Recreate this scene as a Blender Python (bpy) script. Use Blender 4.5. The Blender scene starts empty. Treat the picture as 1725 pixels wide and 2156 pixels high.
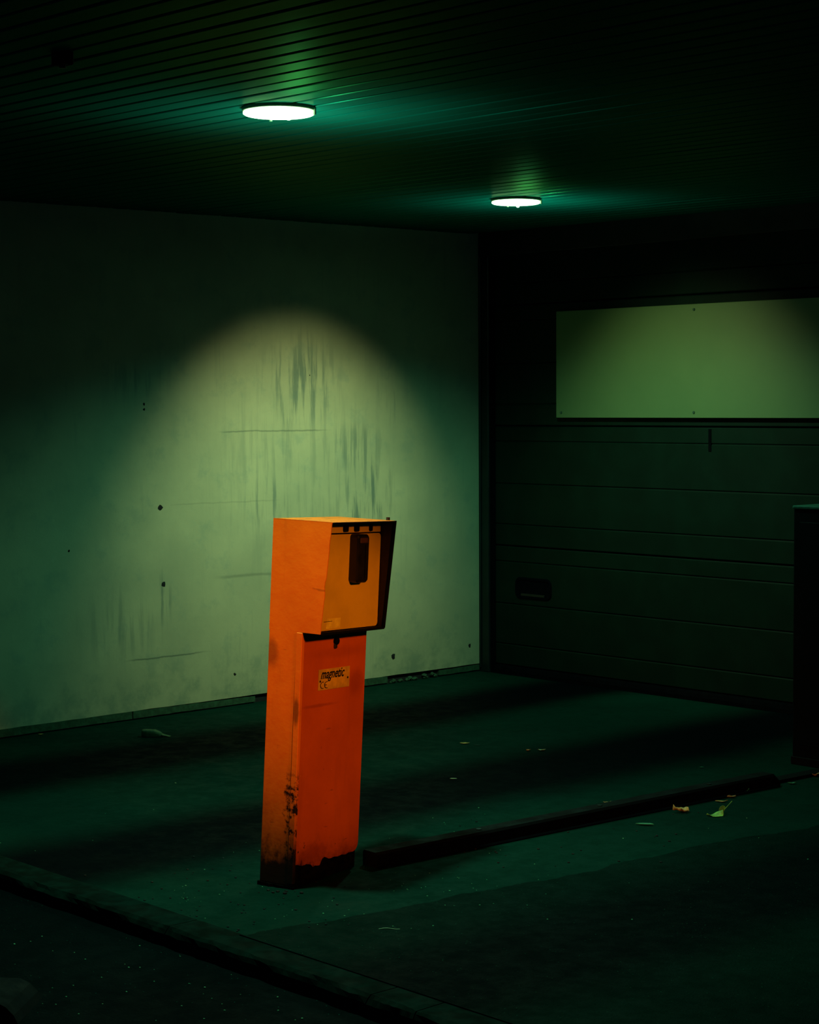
import bpy, bmesh, math, random
from mathutils import Vector, Matrix, noise
random.seed(7)
S = bpy.context.scene
COL = S.collection
# ------------------------------------------------------------------ camera
PW, PH, F = 1725.0, 2156.0, 4138.0
AX = -Vector((-3702.5, 206.0, -F)).normalized()
AY = Vector((4637.5, 246.0, -F)); AY = (AY - AX * AX.dot(AY)).normalized()
AZ = AX.cross(AY)
ROT = Matrix((AX, AY, AZ))                      # camera -> world
CAM = Vector((7.45190776, -7.16062597, 1.4))
cd_ = bpy.data.cameras.new('camera'); cam = bpy.data.objects.new('camera', cd_); COL.objects.link(cam)
cam.matrix_world = Matrix.Translation(CAM) @ ROT.to_4x4()
cd_.sensor_fit = 'VERTICAL'; cd_.sensor_height = 36.0; cd_.lens = 36.0 * F / PH
cd_.clip_start = 0.05; cd_.clip_end = 100
S.camera = cam
# ------------------------------------------------------------------ world and exposure
W = bpy.data.worlds.new('night'); S.world = W; W.use_nodes = True
bgn = W.node_tree.nodes['Background']
bgn.inputs[0].default_value = (0.06, 0.40, 1.0, 1); bgn.inputs[1].default_value = 0.020
S.cycles.diffuse_bounces = 1; S.cycles.glossy_bounces = 2
S.view_settings.view_transform = 'Standard'; S.view_settings.look = 'None'
S.view_settings.exposure = 0.0; S.view_settings.gamma = 1.0; S.view_settings.use_curve_mapping = False
# lamps: positions of the two luminaires, and their beams (power, colour, half angle deg, blend)
LAMPS = [Vector((2.922, -3.614, 2.262)), Vector((1.47, -1.20, 2.277))]
# each lamp: beams (power, colour, half angle deg, blend, direction)
DN = (0, 0, -1)
BEAMS = [[(60, (0.75, 0.50, 0.20), 50, 0.7, DN), (75, (0.0, 1.0, 0.62), 56, 0.7, DN)],
         [(16, (0.60, 0.85, 0.27), 70, 0.50, DN), (28, (0.0, 1.0, 0.72), 72, 0.60, DN),
          (78, (0.92, 0.92, 0.42), 33, 1.0, (-1.49, -.03, -1.52)), (44, (1.0, 1.0, 0.44), 37, 1.0, (0, 1.2, -1.1))]]
# two unseen warm spots, added outside the frame to light the ticket post
WARM = [dict(loc=(5.45, -3.2, 1.62), aim=(2.95, -3.45, 0.58), power=150, color=(1.0, 0.24, 0.01), half=11.4, blend=0.5, size=0.10),
        dict(loc=(3.55, -6.1, 2.15), aim=(2.86, -3.50, 0.86), power=185, color=(1.0, 0.19, 0.02), half=14.5, blend=0.9, size=0.12)]
for w_ in WARM:
    wl = bpy.data.lights.new('warm_fill', 'SPOT'); wo = bpy.data.objects.new('warm_fill', wl); COL.objects.link(wo)
    wo.location = w_['loc']; wo.rotation_euler = (Vector(w_['aim']) - Vector(w_['loc'])).to_track_quat('-Z', 'Y').to_euler()
    wl.energy = w_['power']; wl.color = w_['color']; wl.spot_size = math.radians(2 * w_['half']); wl.spot_blend = w_['blend']; wl.shadow_soft_size = w_['size']

# ------------------------------------------------------------------ helpers
def px(x, y): return ROT @ Vector((x - PW / 2, PH / 2 - y, -F))
FS = (0.00023, 0.009243)
def fz(x, y): return FS[0] * x + FS[1] * y
def on_floor(x, y, dz=0.0):
    r = px(x, y); n = Vector((-FS[0], -FS[1], 1)); t = (dz - CAM.dot(n)) / r.dot(n); return CAM + r * t
def cz(x, y): return 2.29 - .006 * x + .003 * y

def obj(name, bm, m, parent=None, smooth=False):
    me = bpy.data.meshes.new(name); bm.normal_update(); bm.to_mesh(me); bm.free()
    if smooth:
        for p in me.polygons: p.use_smooth = True
    o = bpy.data.objects.new(name, me); COL.objects.link(o)
    if m: me.materials.append(m)
    if parent: o.parent = parent
    return o
def empty(name, M=None, parent=None):
    o = bpy.data.objects.new(name, None); COL.objects.link(o); o.empty_display_size = .1
    if M is not None: o.matrix_world = M
    if parent: o.parent = parent
    return o
def tag(o, label=None, cat=None, group=None, kind=None):
    if label: o['label'] = label
    if cat: o['category'] = cat
    if group: o['group'] = group
    if kind: o['kind'] = kind
    return o
def box(bm, x0, x1, y0, y1, z0, z1, bev=0.0, seg=1):
    r = bmesh.ops.create_cube(bm, size=1.0)
    for v in r['verts']:
        v.co = Vector(((x0 + x1) / 2 + v.co.x * (x1 - x0), (y0 + y1) / 2 + v.co.y * (y1 - y0), (z0 + z1) / 2 + v.co.z * (z1 - z0)))
    if bev > 0:
        es = list({e for v in r['verts'] for e in v.link_edges})
        bmesh.ops.bevel(bm, geom=es, offset=bev, segments=seg, affect='EDGES', profile=0.5)
    return r
def NB(): return bmesh.new()
def prism(bm, pts, axis, a, b):
    """extrude polygon pts (2D) along axis between a and b"""
    def P(p, t):
        if axis == 'x': return (t, p[0], p[1])
        if axis == 'y': return (p[0], t, p[1])
        return (p[0], p[1], t)
    va = [bm.verts.new(P(p, a)) for p in pts]; vb = [bm.verts.new(P(p, b)) for p in pts]
    bm.faces.new(va); bm.faces.new(vb[::-1]); n = len(pts)
    for i in range(n):
        j = (i + 1) % n; bm.faces.new((va[j], va[i], vb[i], vb[j]))
    bmesh.ops.recalc_face_normals(bm, faces=bm.faces[:])
def rrect(w, h, r, seg=4, cx=0, cy=0):
    out = []
    for (sx, sy, a0) in ((1, 1, 0), (-1, 1, 90), (-1, -1, 180), (1, -1, 270)):
        for k in range(seg + 1):
            a = math.radians(a0 + 90 * k / seg)
            out.append((cx + sx * (w / 2 - r) + r * math.cos(a), cy + sy * (h / 2 - r) + r * math.sin(a)))
    return out
def cyl(bm, c, axis, r, d, seg=16, r2=None):
    z = Vector(axis).normalized(); q = z.to_track_quat('Z', 'Y').to_matrix().to_4x4()
    bmesh.ops.create_cone(bm, cap_ends=True, segments=seg, radius1=r, radius2=r if r2 is None else r2, depth=d, matrix=Matrix.Translation(Vector(c)) @ q)
def lathe(bm, prof, seg=40):
    rings = []
    for (r, z) in prof:
        if r < 1e-6: rings.append([bm.verts.new((0, 0, z))])
        else: rings.append([bm.verts.new((r * math.cos(2 * math.pi * k / seg), r * math.sin(2 * math.pi * k / seg), z)) for k in range(seg)])
    for a, b in zip(rings, rings[1:]):
        for k in range(seg):
            j = (k + 1) % seg
            if len(a) == 1: bm.faces.new((a[0], b[k], b[j]))
            elif len(b) == 1: bm.faces.new((a[k], b[0], a[j]))
            else: bm.faces.new((a[k], b[k], b[j], a[j]))
    bmesh.ops.recalc_face_normals(bm, faces=bm.faces[:])

# ------------------------------------------------------------------ materials
class NT:
    def __init__(s, name):
        s.m = bpy.data.materials.new(name); s.m.use_nodes = True; s.t = s.m.node_tree
        s.b = s.t.nodes['Principled BSDF']; s.tc = s.t.nodes.new('ShaderNodeTexCoord'); s.co = s.tc.outputs['Object']
    def n(s, typ, **kw):
        nd = s.t.nodes.new(typ)
        for k, v in kw.items(): setattr(nd, k, v)
        return nd
    def l(s, a, b): s.t.links.new(a, b)
    def put(s, sock, v):
        if isinstance(v, bpy.types.NodeSocket): s.l(v, sock)
        else: sock.default_value = v
    def mapping(s, sc=(1, 1, 1), loc=(0, 0, 0), rot=(0, 0, 0)):
        m = s.n('ShaderNodeMapping'); s.l(s.co, m.inputs[0]); m.inputs['Scale'].default_value = sc; m.inputs['Location'].default_value = loc; m.inputs['Rotation'].default_value = rot
        return m.outputs[0]
    def noise(s, scale, detail=4, rough=.6, vec=None, sc=(1, 1, 1), loc=(0, 0, 0)):
        t = s.n('ShaderNodeTexNoise'); t.inputs['Scale'].default_value = scale; t.inputs['Detail'].default_value = detail; t.inputs['Roughness'].default_value = rough
        s.l(vec or s.mapping(sc, loc), t.inputs['Vector']); return t.outputs['Fac']
    def ramp(s, v, a, b, x=0.0, y=1.0):
        m = s.n('ShaderNodeMapRange'); m.interpolation_type = 'SMOOTHSTEP'
        s.l(v, m.inputs[0]); m.inputs[1].default_value = a; m.inputs[2].default_value = b; m.inputs[3].default_value = x; m.inputs[4].default_value = y
        return m.outputs[0]
    def math(s, op, a, b=0.0, c=0.0):
        m = s.n('ShaderNodeMath'); m.operation = op; s.put(m.inputs[0], a); s.put(m.inputs[1], b); s.put(m.inputs[2], c); return m.outputs[0]
    def mix(s, f, a, b):
        m = s.n('ShaderNodeMix'); m.data_type = 'RGBA'; s.put(m.inputs[0], f)
        for k, v in ((6, a), (7, b)): s.put(m.inputs[k], v if isinstance(v, bpy.types.NodeSocket) else tuple(v) + (1,))
        return m.outputs[2]
    def xyz(s):
        m = s.n('ShaderNodeSeparateXYZ'); s.l(s.co, m.inputs[0]); return m.outputs
    def bump(s, v, strength=.3, dist=.01, prev=None):
        m = s.n('ShaderNodeBump'); m.inputs['Strength'].default_value = strength; m.inputs['Distance'].default_value = dist; s.l(v, m.inputs['Height'])
        if prev: s.l(prev, m.inputs['Normal'])
        return m.outputs[0]
    def fin(s, color, rough=.6, normal=None, metal=0.0, spec=None):
        s.put(s.b.inputs['Base Color'], color if isinstance(color, bpy.types.NodeSocket) else tuple(color) + (1,))
        s.put(s.b.inputs['Roughness'], rough); s.b.inputs['Metallic'].default_value = metal
        if spec is not None: s.b.inputs['Specular IOR Level'].default_value = spec
        if normal: s.l(normal, s.b.inputs['Normal'])
        return s.m
    def blob(s, ax, c1, c2, r1, r2, soft=.5, rag=.0, nz=None):
        """soft ellipse mask in the plane of two object axes"""
        X = s.xyz(); u = s.math('DIVIDE', s.math('SUBTRACT', X[ax[0]], c1), r1); v = s.math('DIVIDE', s.math('SUBTRACT', X[ax[1]], c2), r2)
        d = s.math('SQRT', s.math('ADD', s.math('MULTIPLY', u, u), s.math('MULTIPLY', v, v)))
        if nz is not None: d = s.math('ADD', d, s.math('MULTIPLY', s.math('SUBTRACT', nz, .5), rag))
        return s.ramp(d, 1 - soft, 1 + soft * .3, 1, 0)
def plain(name, col, rough=.6, metal=0.0, var=.25, nscale=30, bump=.15, spec=None):
    t = NT(name); f = t.noise(nscale, 5)
    c = t.mix(t.ramp(f, .35, .7), [k * (1 - var) for k in col], [min(1, k * (1 + var)) for k in col])
    return t.fin(c, t.ramp(t.noise(nscale * .6), .3, .7, rough * .85, min(1, rough * 1.15)), t.bump(f, bump, .002), metal, spec)

# wall paint with vertical grime streaks, scuffs, a hairline crack
t = NT('painted_wall')
n1 = t.noise(2.2, 6, .6); n2 = t.noise(7, 6, .65); streak = t.noise(1, 5, .6, sc=(1, 26, 2.2)); grain = t.noise(160, 3)
base = t.mix(t.ramp(n1, .3, .7), (.43, .52, .36), (.56, .64, .43))
base = t.mix(t.math('MULTIPLY', t.ramp(n2, .52, .68), .30), base, (.24, .40, .34))
g = None
for (y, z, ry, rz, k, soft) in [(-1.20, 1.50, .28, .26, .9, .7), (-0.86, 1.18, .22, .17, .75, .7), (-0.80, .93, .20, .24, 1.0, .6), (-1.42, .95, .16, .15, .8, .7), (-1.2, 1.1, .6, .6, .35, .9),
                                (-2.02, .52, .06, .14, .9, .8), (-2.25, .42, .25, .18, .5, .9), (-2.15, 1.52, .2, .1, .6, .9), (-.62, 1.5, .12, .2, .5, .9)]:
    b = t.math('MULTIPLY', t.blob((1, 2), y, z, ry, rz, soft, .5, n2), k); g = b if g is None else t.math('MAXIMUM', g, b)
st = t.ramp(streak, .47, .62)
base = t.mix(t.math('MULTIPLY', t.math('MULTIPLY', g, st), .78), base, (.10, .20, .19))
base = t.mix(t.math('MULTIPLY', t.math('MULTIPLY', t.ramp(streak, .56, .74), .25), t.ramp(n1, .4, .6)), base, (.2, .32, .26))
X = t.xyz()
low = t.math('MULTIPLY', t.ramp(X[2], .0, .35, 1, 0), t.ramp(n2, .4, .65)); base = t.mix(t.math('MULTIPLY', low, .45), base, (.15, .27, .2))
def crack(y0, y1, z, sl, th, k):
    global base
    zz = t.math('SUBTRACT', t.math('SUBTRACT', X[2], z), t.math('MULTIPLY', t.math('SUBTRACT', X[1], y0), sl))
    zz = t.math('ABSOLUTE', t.math('ADD', zz, t.math('MULTIPLY', t.math('SUBTRACT', n2, .5), .02)))
    m = t.math('MULTIPLY', t.ramp(zz, 0, th, 1, 0), t.math('MULTIPLY', t.ramp(X[1], y0, y0 + .1), t.ramp(X[1], y1 - .15, y1, 1, 0)))
    base = t.mix(t.math('MULTIPLY', m, k), base, (.06, .12, .1))
crack(-1.72, -1.0, 1.283, 0.0, .006, .55); crack(-2.25, -1.74, .252, .01, .006, .7); crack(-1.75, -1.15, .60, .0, .012, .35); crack(-2.0, -1.3, .95, .0, .006, .2)
M_WALL = t.fin(base, t.ramp(n2, .3, .7, .55, .8), t.bump(grain, .12, .002, t.bump(n2, .2, .006)))

def ground(name, c0, c1, spk, tracks, fleck=.72, bumpk=.5):
    t = NT(name); X = t.xyz(); a = t.noise(1.3, 6, .65); b = t.noise(14, 6, .7); c = t.noise(140, 4, .7)
    col = t.mix(t.ramp(a, .3, .72), c0, c1)
    col = t.mix(t.math('MULTIPLY', t.ramp(b, .45, .75), .35), col, [k * .5 for k in c0])
    m = None
    for (x, w, k) in tracks:      # tyre rubber rubbed into the ground along the lane
        xx = t.math('ABSOLUTE', t.math('ADD', t.math('SUBTRACT', X[0], x), t.math('MULTIPLY', t.math('SUBTRACT', a, .5), .18)))
        q = t.math('MULTIPLY', t.ramp(xx, w * .35, w * 1.35, 1, 0), k); m = q if m is None else t.math('MAXIMUM', m, q)
    col = t.mix(m, col, (.0001, .0012, .0034))
    v = t.n('ShaderNodeTexVoronoi'); v.inputs['Scale'].default_value = 42; t.l(t.mapping(), v.inputs['Vector'])
    sp = t.math('MULTIPLY', t.ramp(v.outputs['Distance'], .10, .2, 1, 0), t.ramp(t.noise(9, 3), .58, .72))
    col = t.mix(t.math('MULTIPLY', sp, .6), col, (.002, .006, .01))
    v2 = t.n('ShaderNodeTexVoronoi'); v2.inputs['Scale'].default_value = 75; t.l(t.mapping((1, 1, 1), (3, 1, 0)), v2.inputs['Vector'])
    sp2 = t.math('MULTIPLY', t.ramp(v2.outputs['Distance'], .06, .14, 1, 0), t.ramp(t.noise(60, 2), fleck, fleck + .06))
    col = t.mix(sp2, col, spk)
    return t.fin(col, t.ramp(b, .3, .7, .6, .9), t.bump(c, bumpk, .004, t.bump(b, .4, .01)), spec=.03)
M_CONC = ground('ramp_concrete', (.0015, .026, .020), (.002, .036, .027), (.05, .16, .08), [(.78, .34, .96), (2.15, .38, .96), (3.85, .3, .7)], .66, .25)
M_ASPH = ground('old_asphalt', (.001, .013, .011), (.0015, .019, .015), (.03, .17, .11), [(3.92, .36, .8), (5.4, .3, .6)], .54, 1.0)
M_ROAD = ground('road_asphalt', (.0005, .004, .0055), (.0008, .006, .0075), (.01, .18, .13), [(-30, .1, 0.0)], .56, .8)
M_KERB = plain('kerb_concrete', (.001, .012, .010), .85, spec=.05, nscale=18, var=.45, bump=.5)
M_MORTAR = plain('mortar', (.02, .09, .05), .9, nscale=40, var=.3, bump=.4)
M_DARKGAP = plain('dark_gap', (.006, .012, .016), .95)
M_CEIL = plain('ceiling_metal', (.004, .15, .125), .40, .22, var=.22, nscale=5, bump=.05, spec=.0)
M_CEIL.node_tree.nodes['Principled BSDF'].inputs['Specular Tint'].default_value = (.75, .9, .40, 1)
M_CEILB = plain('ceiling_void', (.002, .006, .008), .9)
M_STEEL = plain('dark_steel', (.002, .014, .014), .45, .0, nscale=12)
M_BLACK = plain('black_rubber', (.0006, .003, .005), .85, nscale=25, spec=.15)
M_BLACKP = plain('black_plastic', (.002, .003, .004), .5, nscale=25)
M_DOOR = plain('door_paint', (.0015, .014, .010), .6, var=.15, nscale=6, bump=.05, spec=.1)
M_HEADER = plain('header_paint', (.001, .006, .008), .7, nscale=8)
M_SEAL = plain('seal_rubber', (.0005, .002, .004), .9, spec=.05)
M_SCREW = plain('screw_metal', (.04, .12, .09), .4, .6)
M_RING = plain('lamp_ring', (.22, .36, .20), .5)
M_CAB = plain('cabinet_dark', (.0004, .004, .007), .7, nscale=9, spec=.08)
M_CABLIT = plain('cabinet_top_lit', (.02, .22, .15), .45)  # lid colour has the lamp's green highlight painted in
t = NT('cover_board'); a = t.noise(1.2, 5); b = t.noise(200, 2)
v = t.n('ShaderNodeTexVoronoi'); v.inputs['Scale'].default_value = 3; t.l(t.mapping((1, 1, 3)), v.inputs['Vector'])
M_BOARD = t.fin(t.mix(t.ramp(a, .3, .7), (.075, .17, .075), (.095, .20, .085)), .5, t.bump(b, .08, .001))
t = NT('lamp_glass'); t.b.inputs['Emission Color'].default_value = (.60, 1.0, .60, 1); t.b.inputs['Emission Strength'].default_value = 7.0
M_GLASS = t.fin((.8, .8, .7), .3)

def paint(name, c, bleed, streakdark=.3, rustz=.115, edge=True):
    """sheet-steel paint: faded, scratched, rusting and grimy near the ground (object axes are the post's own)"""
    t = NT(name); X = t.xyz(); a = t.noise(6, 6, .6); b = t.noise(30, 6, .7); s = t.noise(1, 5, .6, sc=(14, 14, 2)); g = t.noise(260, 2)
    col = t.mix(t.ramp(a, .3, .72), c, bleed)
    col = t.mix(t.math('MULTIPLY', t.ramp(s, .52, .75), streakdark), col, [k * .45 for k in c])
    sc = t.noise(1, 3, .5, sc=(9, 9, 55), loc=(2, 1, 5)); col = t.mix(t.math('MULTIPLY', t.ramp(sc, .70, .74), .5), col, [k * .35 for k in c])
    # grime and rust climbing from the ground
    h = t.math('ADD', X[2], t.math('MULTIPLY', t.math('SUBTRACT', b, .5), .22)); h = t.math('ADD', h, t.math('MULTIPLY', t.math('SUBTRACT', a, .5), .16))
    m = t.ramp(h, rustz * .55, rustz * 1.35, 1, 0)
    col = t.mix(t.math('MULTIPLY', t.ramp(h, rustz, rustz * 2.6, 1, 0), .45), col, (.16, .035, .004))
    col = t.mix(t.math('MULTIPLY', m, .96), col, (.006, .006, .004))
    pts = t.math('MULTIPLY', t.ramp(b, .66, .72), t.ramp(X[2], .15, .6, 1, .1)); col = t.mix(pts, col, (.02, .012, .006))
    fl = t.ramp(t.noise(80, 2, .5, loc=(4, 4, 4)), .77, .79); col = t.mix(t.math('MULTIPLY', fl, .7), col, (.8, .5, .12))
    return t, col, t.bump(b, .04, .002, t.bump(a, .25, .01)), X, a, b
t, col, nrm, X, a, b = paint('orange_paint_shell', (.80, .24, .006), (.92, .30, .008))
gr = t.math('MULTIPLY', t.ramp(t.math('ABSOLUTE', t.math('SUBTRACT', X[0], .1015)), .0006, .002, 1, 0), t.ramp(X[2], .5, .72, 1, 0)); col = t.mix(t.math('MULTIPLY', gr, .75), col, (.02, .008, .002))
col = t.mix(t.math('MULTIPLY', t.blob((0, 2), .112, .535, .012, .05, .5, .6, b), .7), col, (.10, .04, .004))
# corrosion along the front corner of the side face, a brown blotch by the back edge
cor = t.math('MULTIPLY', t.ramp(t.math('ADD', X[0], t.math('MULTIPLY', t.math('SUBTRACT', b, .5), .16)), .085, .11), t.ramp(X[2], .30, .38, 1, 0))
col = t.mix(t.math('MULTIPLY', cor, t.ramp(b, .45, .55)), col, (.015, .008, .003))
col = t.mix(t.math('MULTIPLY', t.blob((0, 2), .012, .70, .03, .05, .6, .8, b), .6), col, (.2, .06, .01))
M_SHELL = t.fin(col, .42, nrm)
t, col, nrm, X, a, b = paint('orange_paint_cover', (.56, .115, .003), (.68, .15, .004), .25, .055)
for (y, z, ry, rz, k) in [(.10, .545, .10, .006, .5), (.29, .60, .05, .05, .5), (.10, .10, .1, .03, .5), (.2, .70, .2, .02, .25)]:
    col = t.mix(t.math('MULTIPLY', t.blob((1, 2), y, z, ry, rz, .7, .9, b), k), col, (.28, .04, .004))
M_COVER = t.fin(col, .45, nrm)
t, col, nrm, X, a, b = paint('dusty_lit_top', (.95, .20, .010), (.85, .15, .008), .0, .0)  # dusty paint, its base brightened for lamp light on the top plate
col = t.mix(t.math('MULTIPLY', t.ramp(b, .52, .62), .6), col, (.2, .08, .01)); M_TOP = t.fin(col, .55, nrm)
M_PANEL = plain('panel_tan', (.70, .56, .04), .5, var=.08, nscale=8, bump=.04)
M_INNER = plain('hood_inside', (.008, .004, .002), .7)  # near-black, holds the hood's inner shade; also used on small fittings
M_PLINTH = plain('black_plinth', (.003, .003, .003), .95, spec=.05, nscale=40, var=.8, bump=.6)
M_PLATE = plain('name_plate', (.70, .52, .05), .35, var=.2, nscale=25)
M_INK = plain('plate_ink', (.006, .008, .05), .5)
M_INK2 = plain('plate_ink_black', (.03, .006, .008), .5)
M_READGLINT = plain('reader_glint', (.06, .03, .008), .4)
M_STICK = plain('sticker', (.95, .85, .12), .5)

# ------------------------------------------------------------------ setting
def quad_grid(bm, x0, x1, y0, y1, nx, ny, zf):
    vs = [[bm.verts.new((x0 + (x1 - x0) * i / nx, y0 + (y1 - y0) * j / ny, zf(x0 + (x1 - x0) * i / nx, y0 + (y1 - y0) * j / ny))) for j in range(ny + 1)] for i in range(nx + 1)]
    for i in range(nx):
        for j in range(ny): bm.faces.new((vs[i][j], vs[i + 1][j], vs[i + 1][j + 1], vs[i][j + 1]))
    return vs
KY = -4.10; RD = .05
bm = NB()
r = box(bm, -.2, 10, KY + .11, .3, -.15, 0)
for v in bm.verts: v.co.z = fz(v.co.x, v.co.y) + (v.co.z if v.co.z < -.01 else 0)
floor = obj('floor', bm, M_CONC); tag(floor, kind='structure', label='stained dark green concrete ramp with two tyre tracks')
bm = NB(); box(bm, -.2, 10, -9.5, KY + .02, -.3, 0)
for v in bm.verts: v.co.z = fz(v.co.x, v.co.y) - RD + (v.co.z if v.co.z < -.01 else 0)
road = obj('floor_road', bm, M_ROAD); tag(road, kind='structure', label='dark asphalt road one step below the ramp')

# asphalt patch lying on the slab, ragged edge
edge = [(470, 1991), (520, 1972), (560, 1962), (620, 1953), (680, 1947), (740, 1934), (800, 1925), (850, 1915), (900, 1903), (950, 1892), (1000, 1884), (1050, 1875), (1110, 1862), (1170, 1853), (1250, 1836), (1300, 1822), (1350, 1812), (1400, 1804), (1450, 1786), (1520, 1775), (1600, 1762), (1680, 1750), (1800, 1725), (2100, 1660)]
P = [on_floor(*e) for e in edge]; Q = []
for a_, b_ in zip(P, P[1:]):
    for k in range(8):
        p = a_.lerp(b_, k / 8); j = noise.noise(p * 9) * .020 + noise.noise(p * 40) * .010
        Q.append(Vector((p.x + j, p.y, 0)))
Q.append(P[-1]); Q = [q for q in Q if q.y > KY + .10]; Q.sort(key=lambda q: q.y); Q.insert(0, Vector((Q[0].x - .02, KY + .10, 0)))
def inpatch(x, y):
    for a_, b_ in zip(Q, Q[1:]):
        if a_.y <= y <= b_.y: return x > a_.x + .02
    return False
bm = NB(); th = .005
tl = [bm.verts.new((p.x, p.y, fz(p.x, p.y) + th)) for p in Q]; tb = [bm.verts.new((p.x - .006, p.y, fz(p.x, p.y) - .002)) for p in Q]; tr = [bm.verts.new((10, p.y, fz(10, p.y) + th)) for p in Q]
for i in range(len(Q) - 1):
    bm.faces.new((tl[i], tr[i], tr[i + 1], tl[i + 1])); bm.faces.new((tb[i], tl[i], tl[i + 1], tb[i + 1]))
bmesh.ops.recalc_face_normals(bm, faces=bm.faces[:])
patch = obj('floor_asphalt_patch', bm, M_ASPH); tag(patch, kind='structure', label='coarser dark asphalt patch with a ragged edge on the ramp')

# kerb: separate stones along the step
kerb = empty('trim_kerb'); tag(kerb, kind='structure', label='worn low kerb at the step down to the road')
xs = [-.2, .9, 1.95, 3.0, 3.86, 4.03, 5.1, 6.2, 7.3, 8.4, 9.5]
for i, (a_, b_) in enumerate(zip(xs, xs[1:])):
    bm = NB(); n = 26; prof = [(KY + .112, -.12), (KY + .112, .002), (KY + .016, .003), (KY + .004, -.004), (KY - .002, -.016), (KY - .004, -RD - .06)]
    rows = []
    for k in range(n + 1):
        x = a_ + .002 + (b_ - a_ - .004) * k / n; ends = min(k, n - k) / n; row = []
        for q, (y, z) in enumerate(prof):
            j = noise.noise(Vector((x * 11, q * 3.1, 2))) * .009 + noise.noise(Vector((x * 40, q, 7))) * .005 if 2 <= q <= 4 else 0
            chip = .015 * max(0, noise.noise(Vector((x * 2.3, 9, 1))) - .1) if q in (2, 3) else 0
            row.append(bm.verts.new((x, y + j + chip, fz(x, y) + z - abs(j) * .5 - chip)))
        rows.append(row)
    for ra, rb in zip(rows, rows[1:]):
        for q in range(len(prof) - 1): bm.faces.new((ra[q], rb[q], rb[q + 1], ra[q + 1]))
    bm.faces.new(rows[0]); bm.faces.new(rows[-1][::-1]); bmesh.ops.recalc_face_normals(bm, faces=bm.faces[:])
    obj('kerbstone', bm, M_KERB, kerb)

# left wall with a strip of mortar skirting under it
wall_left = empty('wall_left'); tag(wall_left, kind='structure', label='grimy pale painted wall with streaks')
bm = NB()
ys = [-8.5 + 8.5 * k / 85 for k in range(86)]
def wbot(y): return .040 + (.003 * noise.noise(Vector((y * 14, 0, 0)))) + fz(0, y)
va = [bm.verts.new((0, y, wbot(y))) for y in ys]; vb = [bm.verts.new((0, y, 2.4)) for y in ys]
vc = [bm.verts.new((-.2, y, wbot(y))) for y in ys]; vd = [bm.verts.new((-.2, y, 2.4)) for y in ys]
for i in range(85):
    bm.faces.new((va[i], va[i + 1], vb[i + 1], vb[i])); bm.faces.new((vc[i], vc[i + 1], va[i + 1], va[i]))
    bm.faces.new((vc[i + 1], vc[i], vd[i], vd[i + 1])); bm.faces.new((vb[i], vb[i + 1], vd[i + 1], vd[i]))
bm.faces.new((va[0], vb[0], vd[0], vc[0])); bm.faces.new((va[-1], vc[-1], vd[-1], vb[-1])); bmesh.ops.recalc_face_normals(bm, faces=bm.faces[:])
obj('wall_face', bm, M_WALL, wall_left)
for (y, z, r_) in [(-2.116, 1.413, .007), (-2.114, 1.389, .006), (-2.521, .768, .006), (-2.032, .94, .012), (-.618, .131, .014), (-.086, .139, .011), (-2.018, .588, .012), (-1.62, .035 + .1, .007), (-1.0, .62, .006), (-1.15, 1.55, .004)]:
    bm = NB(); k = 7; c = bm.verts.new((.0022, y, z)); ring = [bm.verts.new((.0004, y + r_ * (1 + .4 * random.uniform(-1, 1)) * math.cos(2 * math.pi * i / k), z + r_ * (.8 + .5 * random.random()) * math.sin(2 * math.pi * i / k))) for i in range(k)]
    for i in range(k): bm.faces.new((c, ring[i], ring[(i + 1) % k]))
    obj('chip', bm, M_DARKGAP, wall_left)
skirt = empty('baseboard_left'); tag(skirt, kind='structure', label='cracked mortar strip along the foot of the left wall')
bm = NB(); box(bm, -.19, -.012, -8.5, 0, -.1, .06); 
obj('recess', bm, M_DARKGAP, skirt)
for (y0, y1, g0, g1, dz) in [(-8.4, -3.0, 0, 0, 0), (-2.995, -2.2, 0, .001, 0), (-2.195, -1.50, .001, .009, 0), (-1.415, -1.1, .004, .004, 0), (-1.095, -.66, .002, .003, 0), (-.305, -.015, .010, .006, .0)]:
    bm = NB(); n = 18; rows = []
    for k in range(n + 1):
        y = y0 + (y1 - y0) * k / n; g_ = g0 + (g1 - g0) * k / n; f0 = fz(0, y); jit = noise.noise(Vector((y * 16, 3, 3))) * .003
        zb, zt = f0 + .006 + abs(noise.noise(Vector((y * 9, 1, 3)))) * .004, f0 + .041 - g_ + jit
        rows.append([bm.verts.new((-.03, y, zb)), bm.verts.new((.002, y, zb)), bm.verts.new((.001, y, zt)), bm.verts.new((-.03, y, zt))])
    for a_, b_ in zip(rows, rows[1:]):
        for q in range(4): bm.faces.new((a_[q], a_[(q + 1) % 4], b_[(q + 1) % 4], b_[q]))
    bm.faces.new(rows[0]); bm.faces.new(rows[-1]); bmesh.ops.recalc_face_normals(bm, faces=bm.faces[:])
    obj('mortar_strip', bm, M_MORTAR, skirt)
bm = NB()
for k in range(26):
    y = random.uniform(-.64, -.32); s_ = random.uniform(.004, .013)
    r = bmesh.ops.create_icosphere(bm, subdivisions=1, radius=s_)
    for v in r['verts']: v.co = Vector((v.co.x * 1.2 - .004 + random.random() * .002, v.co.y * 1.5 + y, v.co.z * .8 + fz(0, y) + s_ * .8 + random.uniform(0, .014) * (k % 3 == 0)))
o = obj('rubble', bm, M_MORTAR, skirt); o['kind'] = 'stuff'

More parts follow.
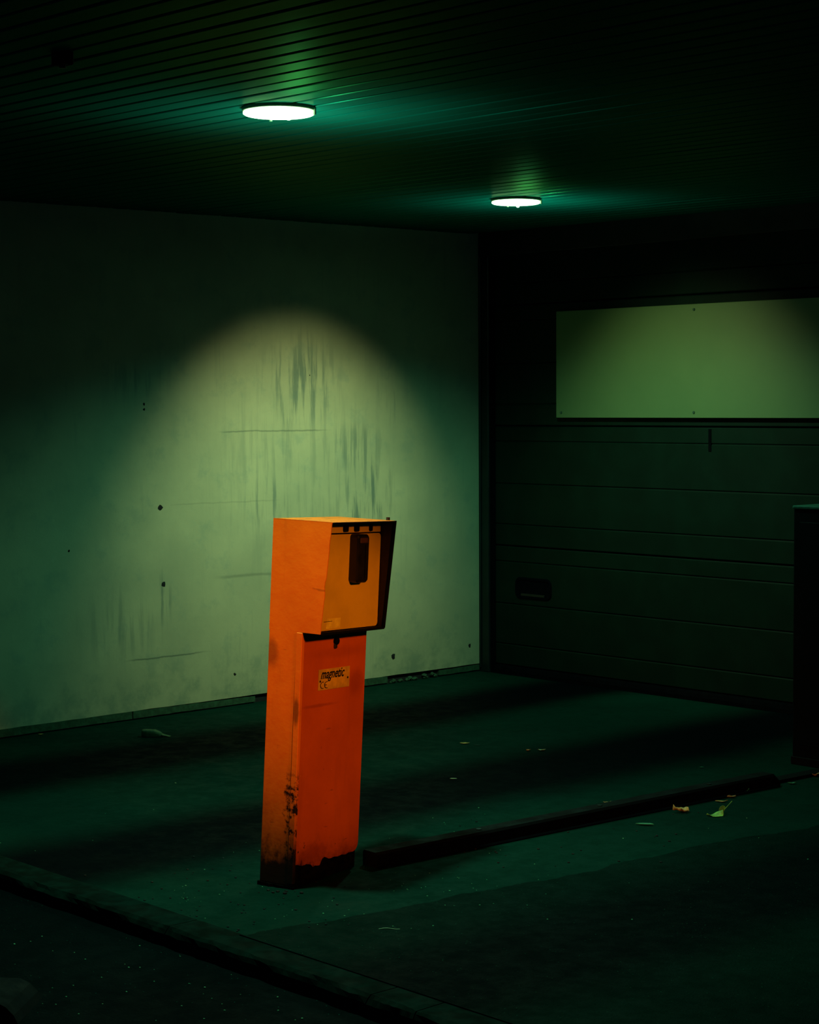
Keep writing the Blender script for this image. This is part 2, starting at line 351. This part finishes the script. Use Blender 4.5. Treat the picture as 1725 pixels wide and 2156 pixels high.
# back wall: jamb, header, sectional door
bm = NB(); box(bm, 4.3, 10, 0, .25, -.1, 2.4); tag(obj('wall_back', bm, M_HEADER), kind='structure', label='dark wall beyond the garage door')
bm = NB(); box(bm, .002, 4.3, -.02, .2, 2.172, 2.4, .003); tag(obj('trim_header', bm, M_HEADER), kind='structure', label='dark lintel above the garage door')
bm = NB(); box(bm, -.2, 4.5, .14, .25, -.1, 2.35); tag(obj('wall_back_inner', bm, M_CEILB), kind='structure', label='dark backing behind the garage door')
jamb = empty('trim_jamb'); tag(jamb, kind='structure', label='dark steel corner post between wall and garage door')
bm = NB(); box(bm, 0, .075, -.018, .1, fz(0, 0), 2.172, .003); obj('post', bm, M_STEEL, jamb)
bm = NB(); box(bm, .012, .022, -.026, -.017, fz(0, 0) + .02, 2.17, .003); obj('lip', bm, M_STEEL, jamb)
bm = NB(); box(bm, .076, .108, -.006, .05, fz(0, 0), 2.172); obj('side_seal', bm, M_SEAL, jamb)

door = empty('door_1'); tag(door, kind='structure', label='dark sectional garage door with ribbed panels')
joints = [.048, .672, 1.294, 1.915, 2.22]
for z0, z1 in zip(joints, joints[1:]):
    h = z1 - z0; pts = [(.04, z0 + .003), (.004, z0 + .003), (0, z0 + .007)]
    for gz in (.178, .516, .868):
        zc_ = z0 + (.624) * gz
        if zc_ < z1 - .03: pts += [(0, zc_ - .006), (.0055, zc_), (0, zc_ + .006)]
    pts += [(0, z1 - .008), (.005, z1 - .003), (.04, z1 - .003)]
    bm = NB(); prism(bm, pts, 'x', .11, 4.29); obj('door_section', bm, M_DOOR, door)
bm = NB(); prism(bm, [(-.012, .001), (.045, .001), (.045, .047), (.004, .047), (-.006, .036), (-.012, .02)], 'x', .11, 4.29); obj('bottom_seal', bm, M_SEAL, door)
bm = NB(); outer = rrect(.262, .112, .035, 5, .386, .459); inner = rrect(.232, .084, .026, 5, .386, .459)
vo = [bm.verts.new((x, -.001, z)) for x, z in outer]; vm = [bm.verts.new((x, -.007, z)) for x, z in rrect(.252, .102, .032, 5, .386, .459)]; vi = [bm.verts.new((x, -.006, z)) for x, z in inner]; vk = [bm.verts.new((x * .98 + .386 * .02, -.0015, z * .98 + .459 * .02)) for x, z in inner]
n = len(vo)
for A_, B_ in ((vo, vm), (vm, vi), (vi, vk)):
    for i in range(n): j = (i + 1) % n; bm.faces.new((A_[i], A_[j], B_[j], B_[i]))
bm.faces.new(vk); bmesh.ops.recalc_face_normals(bm, faces=bm.faces[:])
hr = obj('handle_recess', bm, M_SEAL, door)
bm = NB(); box(bm, .30, .47, -.0075, -.002, .418, .432, .002); obj('handle_grip', bm, M_BLACKP, hr)
bm = NB(); box(bm, .577, 3.25, -.030, -.002, 1.336, 1.868, .002); board = obj('cover_board', bm, M_BOARD, door); board['label'] = 'pale flat board screwed over the door windows'
for x in (.612, 1.47, 2.32, 3.2):
    for z in (1.362, 1.842):
        if x < .7 and z > 1.5: continue
        bm = NB(); cyl(bm, (x, -.031, z), (0, -1, 0), .008, .005, 10, .006); obj('screw', bm, M_SCREW, board)
bm = NB(); box(bm, 1.536, 1.552, -.004, -.0005, 1.18, 1.285, .001); obj('drip_mark', bm, M_SEAL, door)

# ceiling: narrow metal planks with open joints
ceil = empty('ceiling'); tag(ceil, kind='structure', label='dark green slatted metal ceiling')
bm = NB(); box(bm, -.2, 9.5, -9, .3, .018, .12)
for v in bm.verts: v.co.z += cz(v.co.x, v.co.y)
obj('backing', bm, M_CEILB, ceil)
SP = .0854; bm = NB(); prism(bm, [(.006, .012), (.009, .002), (.013, 0), (SP - .006, 0), (SP - .002, .002), (SP - .0005, .012)], 'x', 0, 1)
pl = None; y = -.06 - SP; k = 0
while y > -8.9:
    if pl is None: o = obj('ceiling_plank', bm, M_CEIL, ceil); pl = o
    else: o = pl.copy(); COL.objects.link(o)
    x0, x1 = 0.0, 9.4; za, zb_ = cz(x0, y), cz(x1, y); L = x1 - x0
    o.matrix_parent_inverse = Matrix.Identity(4); o.parent = ceil
    dz = random.uniform(0, .0012)
    o.matrix_world = Matrix(((L, 0, 0, x0), (0, 1, 0, y), (zb_ - za, .003, 1, za - .0 + dz), (0, 0, 0, 1)))
    o.location = (x0, y, za + dz); o.rotation_euler = (.003 + random.uniform(-.008, .008), -math.atan((zb_ - za) / L), 0); o.scale = (L, 1, 1)
    y -= SP; k += 1

# ------------------------------------------------------------------ ceiling lamps
def lamp(P, label, beams, tip):
    r = empty('ceiling_lamp', Matrix.Translation(P)); tag(r, label, 'lamp', 'round ceiling lamps')
    R = .107
    bm = NB(); lathe(bm, [(0, .006), (R * .93, .006), (R * .98, .002), (R, -.002), (R, -.007), (R * .985, -.010), (R * .93, -.010), (0, -.009)]); obj('base_ring', bm, M_RING, r, True)
    bm = NB(); lathe(bm, [(0, -.010), (R * .92, -.010), (R * .965, -.012), (R * .97, -.017), (R * .92, -.020), (R * .55, -.0235), (R * .2, -.0275), (R * .07, -.029), (R * .05, -.035), (0, -.036)])
    for v in bm.verts:      # the bowl droops a little off centre
        k = 1 - min(1, math.hypot(v.co.x, v.co.y) / (R * .9)); v.co.x += k * tip * .75; v.co.y += k * tip * .66
    obj('glass_bowl', bm, M_GLASS, r, True)
    for a in (.6, 2.7):
        bm = NB(); c, s = math.cos(a), math.sin(a); box(bm, -.004, .004, -.003, .003, -.024, -.006, .001)
        for v in bm.verts: v.co = Vector((c * (R + .001) + v.co.x, s * (R + .001) + v.co.y, v.co.z))
        obj('clip', bm, M_RING, r)
    l = bpy.data.lights.new('spill_uplight', 'SPOT'); o = bpy.data.objects.new('spill_uplight', l); COL.objects.link(o); o.parent = r; o.location = (-.06, .12, -.25); o.rotation_euler = (math.pi, 0, 0); l.energy = 4.2; l.color = (.20, 1.0, .62); l.shadow_soft_size = .03; l.spot_size = math.radians(168); l.spot_blend = .5  # unseen upward spot added below the bowl to imitate its spill on the ceiling
    for (pw, colr, half, bl, dr_) in beams:
        l = bpy.data.lights.new('lamp_beam', 'SPOT'); o = bpy.data.objects.new('lamp_beam', l); COL.objects.link(o); o.parent = r; o.location = (-.03, -.03, -.055); o.rotation_euler = Vector(dr_).to_track_quat('-Z', 'Y').to_euler()
        l.energy = pw; l.color = colr; l.spot_size = math.radians(2 * half); l.spot_blend = bl; l.shadow_soft_size = .045
    return r
lamp(LAMPS[0], 'larger looking lit round ceiling lamp directly above the orange post', BEAMS[0], .030)
lamp(LAMPS[1], 'smaller looking lit round ceiling lamp near the garage door', BEAMS[1], .008)
q = Vector((3.31, -4.58, cz(3.31, -4.58)))
r = empty('ceiling_sensor', Matrix.Translation(q)); tag(r, 'small black box under the ceiling in the dark upper left corner', 'sensor')
bm = NB(); box(bm, -.025, .025, -.018, .018, -.03, .004, .004); obj('housing', bm, M_BLACK, r); bm = NB(); cyl(bm, (0, 0, -.033), (0, 0, 1), .008, .008, 10); obj('lens', bm, M_BLACKP, r)

# ------------------------------------------------------------------ the orange ticket post
yaw, lx, ly = .26788965, .02045144, .0441542
CD, WD, H, F2, F1, ZB = .1225, .3355, 1.1026, .2134, .1870, .7707
ez = Vector((lx, ly, 1)).normalized(); ex = Vector((math.cos(yaw), math.sin(yaw), 0)); ex = (ex - ez * ex.dot(ez)).normalized(); ey = ez.cross(ex)
o0 = Vector((2.79892879, -3.61690817, 0)); o0.z = FS[1] * o0.y
MP = Matrix((ex, ey, ez)).transposed().to_4x4(); MP.translation = o0
post = empty('ticket_post', MP); tag(post, 'leaning scuffed orange steel ticket post with hooded black reader, standing on the ramp', 'ticket machine')
def pp(name, bm, m, par=None, smooth=False): return obj(name, bm, m, par or post, smooth)
T = .003
# column body
bm = NB(); box(bm, 0, CD - .006, 0, WD - .0, .012, ZB + .002, .003, 2); pp('column', bm, M_SHELL)
# folded corner flange along the front edge of the side face
bm = NB(); box(bm, CD - .020, CD + .001, -.0018, .012, .02, ZB - .001, .0015); pp('corner_flange', bm, M_SHELL)
# head: folded shell open to the front
def side(y0, y1, name, dents):
    bm = NB(); fr = []
    N = 24
    for k in range(N + 1):
        u = k / N; z = ZB + (H - ZB) * u; x = F1 + (F2 - F1) * u
        fr.append((x, z))
    fr2 = []
    for (x, z) in fr:
        d = 0
        for (zc_, w_, a_) in dents: d += a_ * max(0, 1 - abs(z - zc_) / w_)
        fr2.append((x + d, z))
    prism(bm, [(0, ZB)] + fr2 + [(0, H)], 'y', y0, y1)
    return pp(name, bm, M_SHELL)
side(0, T, 'side_plate', [(.915, .022, -.0045), (.885, .012, .002), (1.04, .02, -.002), (.80, .01, -.0015), (.86, .008, .001)])
side(WD - T, WD, 'side_plate', [])
bm = NB(); box(bm, 0, T, T, WD - T, ZB, H - T); pp('back_plate', bm, M_SHELL)
bm = NB(); box(bm, 0, F2 + .001, 0, WD, H - T, H, .001); pp('top_plate', bm, M_TOP)
bm = NB(); box(bm, 0.0, F1, T, WD - T, ZB, ZB + T); pp('bottom_plate', bm, M_INNER)
# dark liners paint in the shade inside the hood; black edge trim
bm = NB(); prism(bm, [(.13, ZB + T), (F1 - .004, ZB + T), (F2 - .005, H - T), (.13, H - T)], 'y', WD - T - .002, WD - T); pp('shade_liner', bm, M_INNER)
bm = NB(); prism(bm, [(.13, ZB + T), (F1 - .004, ZB + T), (F2 - .005, H - T), (.13, H - T)], 'y', T, T + .002); pp('shade_liner', bm, M_INNER)
bm = NB(); box(bm, .13, F2 - .004, T + .002, WD - T - .002, H - T - .002, H - T); pp('shade_liner', bm, M_INNER)
edge_tr = [(F1 - .002, ZB), (F1 + .004, ZB), (F2 + .004, H - .0005), (F2 - .003, H - .0005)]
bm = NB(); prism(bm, edge_tr, 'y', WD - .006, WD + .0035); pp('edge_trim', bm, M_BLACK)
bm = NB(); box(bm, F2 - .004, F2 + .003, .004, WD + .003, H - .006, H - .0008, .001); pp('edge_trim', bm, M_BLACK)
bm = NB(); box(bm, F1 - .012, F1 + .003, .006, WD + .003, ZB - .004, ZB + .004, .0015); pp('edge_trim', bm, M_BLACK)
# reader panel, set back under the hood
PX = .168
bm = NB(); pts = rrect(WD - .014, 1.062 - (ZB + .006), .012, 4, WD / 2, (1.062 + ZB + .006) / 2); prism(bm, pts, 'x', PX - .004, PX)
bm2 = bm; panel = pp('reader_panel', bm2, M_PANEL); panel['label'] = 'tan reader panel'
bm = NB(); box(bm, PX - .008, PX - .001, .008, WD - .008, 1.066, H - T - .003, .0008); rail = pp('top_rail', bm, M_PANEL)
for (y, w_) in ((.136, .012), (.194, .012), (.27, .007)):
    bm = NB(); prism(bm, rrect(w_ * 2, .022, .005, 3, y, 1.080), 'x', PX - .001, PX + .004); obj('clip', bm, M_BLACK, rail)
bm = NB(); box(bm, PX - .0005, PX + .0005, .055, .128, .782, .812, 0); stk = obj('sticker', bm, M_STICK, panel)
bm = NB(); box(bm, PX - .0005, PX + .0007, .042, .085, .803, .8045); obj('scratch', bm, M_INNER, panel)
# black card reader on the panel
bm = NB()
def rr(w, h, r, X_, cy=.1925, c2=.989): return [bm.verts.new((X_, y, z)) for y, z in rrect(w, h, r, 4, cy, c2)]
L_ = [rr(.060, .146, .010, PX), rr(.060, .146, .010, PX + .026), rr(.054, .138, .009, PX + .031)]
n = len(L_[0])
for A_, B_ in zip(L_, L_[1:]):
    for i in range(n): j = (i + 1) % n; bm.faces.new((A_[i], A_[j], B_[j], B_[i]))
bm.faces.new(L_[0][::-1]); bm.faces.new(L_[-1]); bmesh.ops.recalc_face_normals(bm, faces=bm.faces[:]); rd = pp('card_reader', bm, M_BLACKP); rd['label'] = 'black card reader'
bm = NB(); box(bm, PX + .028, PX + .033, .172, .213, 1.036, 1.052, .0015); obj('reader_glint', bm, M_READGLINT, rd)  # lighter strip paints a highlight on the reader's top edge
bm = NB(); box(bm, PX + .0295, PX + .0318, .2005, .2025, .93, 1.03); obj('slot', bm, M_SEAL, rd)
# front cover plate with rounded lower corner
bm = NB(); pts = []
R_ = .028
yl_, yr_, zl_, zt_ = .008, WD + .004, .070, ZB - .002
pts.append((yl_, zt_)); pts.append((yl_, zl_ + .006)); 
n = 26
for k in range(1, n):
    y = yl_ + (yr_ - R_ - yl_) * k / n; pts.append((y, zl_ + .012 * noise.noise(Vector((y * 28, 5, 0))) - (.012 if .09 < y < .14 else 0)))
for k in range(7):
    a = math.radians(-90 + 90 * k / 6); pts.append((yr_ - R_ + R_ * math.cos(a), zl_ + R_ + R_ * math.sin(a)))
pts.append((yr_, zt_)); prism(bm, pts, 'x', CD - .006, CD); cover = pp('front_cover', bm, M_COVER); cover['label'] = 'red-orange dented front cover'
# lock with a hanging escutcheon
bm = NB(); cyl(bm, (CD + .003, .174, .735), (1, 0, 0), .0125, .008, 20, .0115); lk = obj('lock', bm, M_PLINTH, cover)
bm = NB(); box(bm, CD, CD + .005, .164, .180, .712, .732, .003); obj('key_flap', bm, M_INNER, cover)
# small bolts
bm = NB(); cyl(bm, (F2 - .022, WD - .006, H + .004), (0, 0, 1), .006, .010, 8); pp('bolt', bm, M_INNER)
# near-black plinth and footplate
bm = NB(); box(bm, .004, CD - .004, .004, WD - .004, .0, .075, .002); pp('plinth', bm, M_PLINTH)
bm = NB()
ring = []
for k in range(40):
    a = 2 * math.pi * k / 40; c, s = math.cos(a), math.sin(a); rx, ry = CD / 2 + .006, WD / 2 + .004
    m_ = max(abs(c) , abs(s)); ring.append((CD / 2 + rx * c / m_ + .005 * noise.noise(Vector((k * .7, 1, 1))), WD / 2 + ry * s / m_ + .006 * noise.noise(Vector((k * .7, 4, 1)))))
prism(bm, ring, 'z', -.012, .012); pp('foot_plate', bm, M_PLINTH)
# name plate and its lettering
NX = CD + .0015
plate = empty('name_plate'); plate.parent = post
bm = NB(); box(bm, CD - .0002, NX, .090, .254, .590, .653, .0004); obj('plate', bm, M_PLATE, plate)
def text(s, size, y, z, m, name, sx=1.0, shear=0.0, off=0.0, par=plate, depth=.0006):
    cu = bpy.data.curves.new(name, 'FONT'); cu.body = s; cu.size = size; cu.shear = shear; cu.offset = off; cu.extrude = depth; cu.resolution_u = 3
    ob = bpy.data.objects.new(name, cu); COL.objects.link(ob)
    dg = bpy.context.evaluated_depsgraph_get(); me = bpy.data.meshes.new_from_object(ob.evaluated_get(dg)); bpy.data.objects.remove(ob); bpy.data.curves.remove(cu)
    for v in me.vertices: v.co = Vector((NX + .0004 + v.co.z, y + v.co.x * sx, z + v.co.y))
    me.materials.clear(); me.materials.append(m); o = bpy.data.objects.new(name, me); COL.objects.link(o); o.parent = par; return o
text('magnetic', .042, .100, .6245, M_INK, 'lettering', .80, .38, .0005)
# the C E mark drawn as two open arcs
bm = NB()
def arc(cy, cz_, r, a0, a1, w, n=14):
    A, B = [], []
    for k in range(n + 1):
        a = math.radians(a0 + (a1 - a0) * k / n); A.append(bm.verts.new((NX + .0008, cy + r * math.cos(a) * 1.25, cz_ + r * math.sin(a)))); B.append(bm.verts.new((NX + .0008, cy + (r - w) * math.cos(a) * 1.25, cz_ + (r - w) * math.sin(a))))
    for k in range(n): bm.faces.new((A[k], A[k + 1], B[k + 1], B[k]))
arc(.113, .605, .0108, 72, 288, .0022); arc(.134, .605, .0108, 72, 288, .0022)
vs = [bm.verts.new((NX + .0008, y, z)) for y, z in ((.124, .6040), (.1335, .6040), (.1335, .6062), (.124, .6062))]; bm.faces.new(vs)
obj('conformity_mark', bm, M_INK2, plate)
for (y, z) in ((.0985, .6175), (.2425, .619)):
    bm = NB(); cyl(bm, (NX + .0008, y, z), (1, 0, 0), .0032, .002, 10); obj('rivet', bm, M_INNER, plate)

# ------------------------------------------------------------------ kerb beam behind the post
kb = empty('lane_divider', Matrix.Translation((0, 0, 0))); tag(kb, 'long low black rubber divider beam running from the post across the ramp', 'divider')
A0, A1 = Vector((2.895, -3.235, 0)), Vector((2.985, -1.335, 0)); d = (A1 - A0).normalized(); nrm_ = Vector((d.y, -d.x, 0))
def along(pts, s0, s1, rnd, name, m, par, n=12):
    bm = NB(); rows = []
    for k in range(n + 1):
        s_ = s0 + (s1 - s0) * k / n; c = A0 + d * s_; f = 1.0
        if rnd: f = min(1, math.sqrt(max(0.0, 1 - max(0, 1 - (s1 - s_) / .03) ** 2)) * .6 + .4)
        rows.append([bm.verts.new(c + nrm_ * u + Vector((0, 0, fz(c.x, c.y) + w * f))) for u, w in pts])
    for a_, b_ in zip(rows, rows[1:]):
        for q in range(len(pts)): bm.faces.new((a_[q], a_[(q + 1) % len(pts)], b_[(q + 1) % len(pts)], b_[q]))
    bm.faces.new(rows[0]); bm.faces.new(rows[-1][::-1]); bmesh.ops.recalc_face_normals(bm, faces=bm.faces[:]); return obj(name, bm, m, par)
LB = (A1 - A0).length
along([(0, .0), (0, .040), (-.006, .048), (-.062, .048), (-.068, .040), (-.068, 0)], 0, LB, True, 'beam', M_BLACK, kb, 60)
along([(.016, .0), (.016, .004), (.002, .007), (.0, .0)], 0, LB - .02, False, 'base_flange', M_SEAL, kb)
along([(-.03, .0), (-.03, .012), (-.085, .012), (-.085, 0)], LB + .002, LB + .36, False, 'end_strip', M_BLACK, kb)
for s_ in (.45, 1.0, 1.55):
    c = A0 + d * s_ - nrm_ * .034; bm = NB(); cyl(bm, (c.x, c.y, fz(c.x, c.y) + .049), (0, 0, 1), .009, .004, 12); obj('bolt', bm, M_STEEL, kb)

# dark cabinet at the right
Yc = -.958; X0 = 2.752
cab = empty('barrier_cabinet', Matrix.Translation((X0, Yc, fz(X0, Yc)))); tag(cab, 'waist-high dark cabinet cut by the right edge, in front of the garage door', 'cabinet')
bm = NB(); box(bm, 0, .42, 0, .34, .03, 1.0, .005, 2); obj('body', bm, M_CAB, cab)
bm = NB(); box(bm, -.003, .424, -.004, .344, 1.0, 1.014, .004, 2); obj('lid', bm, M_CABLIT, cab)
bm = NB(); box(bm, -.004, .40, -.006, .33, .0, .032, .003); obj('plinth', bm, M_BLACK, cab)
bm = NB(); box(bm, .03, .39, -.003, .001, .08, .95, .001); dr = obj('door', bm, M_CAB, cab)
bm = NB(); box(bm, .34, .36, -.010, -.002, .5, .58, .002); obj('latch', bm, M_STEEL, dr)

# ------------------------------------------------------------------ debris
def leafmat(name, c): return plain(name, c, .6, var=.3, nscale=60)
LM = {'tan': leafmat('leaf_tan', (.62, .42, .12)), 'brown': leafmat('leaf_brown', (.45, .26, .08)), 'green': leafmat('leaf_green', (.25, .60, .10)), 'dull': leafmat('leaf_dull', (.05, .28, .14)), 'pale': leafmat('leaf_pale', (.40, .55, .32)), 'dark': leafmat('leaf_dark', (.01, .03, .02))}
def leaf(x, y, L, W_, ang, curl, m, label, lobes=0, name='leaf', stem=0.0, lift=.004, twist=0.0, cat='leaf', group='fallen leaves on the ramp'):
    p = on_floor(x, y); zz = fz(p.x, p.y) + (th if inpatch(p.x, p.y) else 0)
    r = empty(name, Matrix.Translation((p.x, p.y, zz + .001)) @ Matrix.Rotation(ang, 4, 'Z')); tag(r, label, cat, group)
    bm = NB(); n = 14; rows = []
    for k in range(n + 1):
        u = k / n; w = W_ * math.sin(math.pi * min(1, u * .96 + .03)) ** .8
        if lobes: w *= .5 + .5 * abs(math.cos(math.pi * lobes * u + x))
        row = []
        for j in (-2, -1, 0, 1, 2):
            v = j / 2; zc_ = curl * (.75 * u ** 3 + .35 * (1 - u) ** 3) + curl * .5 * noise.noise(Vector((u * 3 + x * .13, v * 1.4, y * .07))) + abs(v) ** 2 * W_ * .12 * (1 + math.sin(x)) + twist * v * (u - .3)
            row.append(bm.verts.new(((u - .5) * L * (1 - .1 * abs(v)), v * w / 2, lift * .3 + max(0, zc_))))
        rows.append(row)
    for a_, b_ in zip(rows, rows[1:]):
        for q in range(4): bm.faces.new((a_[q], b_[q], b_[q + 1], a_[q + 1]))
    o = obj('blade', bm, LM[m], r, True); so = o.modifiers.new('th', 'SOLIDIFY'); so.thickness = .0006; so.offset = 1
    if stem:
        bm = NB(); a_ = Vector((L / 2 - .003, 0, curl + .002)); b_ = a_ + Vector((stem * .75, 0, stem * .5)); m_ = (a_ + b_) / 2; cyl(bm, m_, b_ - a_, .0012, (b_ - a_).length, 6); obj('stem', bm, LM[m], r)
    return r
R45 = math.radians
IH = R45(42)        # world yaw that reads as horizontal in the photograph
leaf(979, 1566, .044, .022, IH, .004, 'tan', 'tan curled leaf lying between the two tyre tracks right of the post')
leaf(1005, 1570, .030, .008, IH + .1, .001, 'dark', 'dark sliver of leaf just right of the tan curled leaf')
leaf(1113, 1582, .020, .016, IH, .006, 'brown', 'small brown crumpled leaf left of a pale folded one')
leaf(1141, 1581, .034, .020, IH - .2, .008, 'pale', 'pale folded leaf right of the small brown crumpled leaf')
leaf(955, 1641, .028, .012, IH, .001, 'pale', 'small pale flat leaf on the dark tyre track right of the post')
leaf(1280, 1691, .034, .026, IH, .006, 'brown', 'brown leaf resting behind the black divider beam')
leaf(1434, 1711, .058, .042, IH + 3.0, .012, 'tan', 'largest tan lobed leaf in front of the divider beam', lobes=3, twist=.01)
leaf(1520, 1689, .046, .022, IH - .1, .006, 'tan', 'tan leaf against the divider beam above the green leaf', lobes=2)
leaf(1541, 1680, .034, .016, IH, .005, 'brown', 'small brown leaf, highest of the cluster at the divider beam')
leaf(1506, 1719, .060, .030, IH, .010, 'green', 'bright green curled leaf with a raised stem, right of the lobed leaf', twist=.02)
leaf(1358, 1738, .066, .018, IH - .2, .002, 'dull', 'flat dull green leaf left of the tan lobed leaf')
leaf(1668, 1651, .034, .018, IH - .3, .004, 'dull', 'small dull leaf near the far end of the divider beam')
leaf(1478, 1617, .018, .008, IH, .001, 'dull', 'tiny dull leaf behind the divider beam')
leaf(1718, 1635, .034, .030, IH, .010, 'brown', 'crumpled leaf at the right picture edge below the cabinet', lobes=2)
leaf(1037, 1413, .020, .008, IH - 1.2, .006, 'pale', 'white scrap standing at the foot of the door corner', cat='scrap', name='paper_scrap')
leaf(86, 1547, .024, .018, IH, .002, 'tan', 'tan scrap at the foot of the left wall', cat='scrap', name='paper_scrap')
leaf(370, 1650, .018, .005, IH - 1.0, .001, 'pale', 'thin pale scrap on the ramp left of the post', cat='scrap', name='paper_scrap')
leaf(1570, 1668, .03, .022, IH, .012, 'dull', 'crumpled dull green leaf beside the brown leaf at the beam', lobes=3)
# the second, upright lobe of the green leaf with its stem
p = on_floor(1521, 1712); r = empty('leaf', Matrix.Translation((p.x, p.y, fz(p.x, p.y) + .001)) @ Matrix.Rotation(IH, 4, 'Z')); tag(r, 'upright green leaf half with a long stem, touching the bright green leaf', 'leaf', 'fallen leaves on the ramp')
bm = NB(); vs = [bm.verts.new((.011 * math.cos(a) + .3 * .011 * math.sin(a), .004 * math.cos(a), .013 + .013 * math.sin(a))) for a in [2 * math.pi * k / 14 for k in range(14)]]; bm.faces.new(vs)
o = obj('blade', bm, LM['green'], r); so = o.modifiers.new('th', 'SOLIDIFY'); so.thickness = .0008
bm = NB(); a_, b_ = Vector((.008, .0, .012)), Vector((.034, .0, .042)); cyl(bm, (a_ + b_) / 2, b_ - a_, .0011, (b_ - a_).length, 6); obj('stem', bm, LM['green'], r)
# twigs
def twig(x0, y0, x1, y1, dz, label, m='pale'):
    a_, b_ = on_floor(x0, y0, dz), on_floor(x1, y1, dz); c = (a_ + b_) / 2
    r = NB(); k = 5; pts = [a_.lerp(b_, i / k) - c + Vector((0, 0, .0015 + .002 * math.sin(i))) for i in range(k + 1)]
    for p_, q_ in zip(pts, pts[1:]): cyl(r, (p_ + q_) / 2, q_ - p_, .0011, (q_ - p_).length * 1.05, 6)
    o = obj('twig', r, LM[m]); o.location = c; tag(o, label, 'twig')
twig(798, 1957, 842, 1956, th, 'thin pale twig lying on the asphalt patch below the post')
# crushed carton near the left wall
p = on_floor(322, 1551); r = empty('crushed_carton', Matrix.Translation((p.x, p.y, fz(p.x, p.y))) @ Matrix.Rotation(IH, 4, 'Z')); tag(r, 'crushed small carton lying on its side near the left wall', 'carton')
t_ = NT('cup_paper'); M_CUP = t_.fin(t_.mix(t_.ramp(t_.noise(20, 4), .35, .65), (.06, .10, .05), (.16, .19, .08)), .7)
bm = NB(); rings = []
for k in range(9):
    u = k / 8; x = -.045 + .085 * u; rr = .020 * (1 - .55 * u ** 5); ring = []
    for j in range(16):
        a = 2 * math.pi * j / 16; f = 1 + .12 * noise.noise(Vector((math.cos(a) * 2, math.sin(a) * 2, k * .9)))
        sg = lambda q: math.copysign(abs(q) ** .45, q); ring.append(bm.verts.new((x, rr * 1.15 * f * sg(math.cos(a)), max(.0, .0150 * (1 - .4 * u ** 4) + rr * .80 * f * sg(math.sin(a))))))
    rings.append(ring)
for a_, b_ in zip(rings, rings[1:]):
    for j in range(16): bm.faces.new((a_[j], a_[(j + 1) % 16], b_[(j + 1) % 16], b_[j]))
bm.faces.new(rings[-1][::-1]); bmesh.ops.recalc_face_normals(bm, faces=bm.faces[:]); o = obj('carton_wall', bm, M_CUP, r, True); so = o.modifiers.new('th', 'SOLIDIFY'); so.thickness = .0012
bm = NB(); v0 = [bm.verts.new(c) for c in ((.036, -.012, .010), (.036, .014, .012), (.078, .010, .0015), (.074, -.008, .0015))]; bm.faces.new(v0); o = obj('flap', bm, M_CUP, r); so = o.modifiers.new('th', 'SOLIDIFY'); so.thickness = .0012
# black wheel stop in the lower left corner
p = on_floor(30, 2128, -RD); r = empty('wheel_stop', Matrix.Translation((p.x - .06, p.y - .0, fz(p.x, p.y) - RD)) @ Matrix.Rotation(IH, 4, 'Z')); tag(r, 'black ribbed rubber block in the bottom left corner on the road', 'wheel stop')
bm = NB(); prism(bm, [(-.30, 0), (.085, 0), (.075, .02), (.055, .04), (.03, .052), (-.30, .055)], 'y', -.14, .06); obj('block', bm, M_BLACK, r)
for x in (-.005, .014):
    bm = NB(); box(bm, x - .0016, x + .0016, -.143, -.139, .002, .05, .0008); obj('rib', bm, M_STEEL, r)
# grit scattered on the ramp and road
def grit(name, spots, m, label, dz):
    bm = NB()
    for (x, y, s_) in spots:
        w = on_floor(x, y, dz)
        if dz == 0 and w.y < KY + .12: continue
        if dz < 0 and w.y > KY - .02: continue
        r = bmesh.ops.create_icosphere(bm, subdivisions=1, radius=s_)
        for v in r['verts']: v.co = Vector((v.co.x * random.uniform(.9, 1.5), v.co.y, v.co.z * .6)) + Vector((w.x, w.y, fz(w.x, w.y) + dz + s_ * .4 + (th if inpatch(w.x, w.y) else 0)))
    o = obj(name, bm, m, road if dz < 0 else floor); o['kind'] = 'stuff'; o['label'] = label
M_GRIT = plain('grit_pale', (.12, .42, .22), .8); M_GRITD = plain('grit_dark', (.003, .008, .01), .9)
rs = random.Random(3)
grit('pale_grit', [(rs.gauss(800, 420), rs.uniform(1700, 1960), rs.uniform(.0010, .0026)) for _ in range(90)] + [(rs.gauss(940, 60), rs.gauss(1865, 12), .0016) for _ in range(16)] + [(rs.gauss(385, 20), rs.gauss(1895, 12), .0014) for _ in range(12)], M_GRIT, 'scattered pale grit on the ramp', 0)
grit('dark_grit', [(rs.gauss(480, 130), rs.gauss(1890, 45), rs.uniform(.0018, .0045)) for _ in range(80)] + [(rs.uniform(950, 1500), rs.uniform(1700, 1830), rs.uniform(.002, .005)) for _ in range(46)] + [(585, 1878, .006), (565, 1875, .005), (575, 1880, .005), (600, 1882, .007), (635, 1881, .006)], M_GRITD, 'scattered dark grit around the post', 0)
grit('road_grit', [(rs.uniform(20, 900), rs.uniform(1940, 2150), rs.uniform(.0012, .0028)) for _ in range(70)], M_GRIT, 'scattered pale grit on the road', -RD)
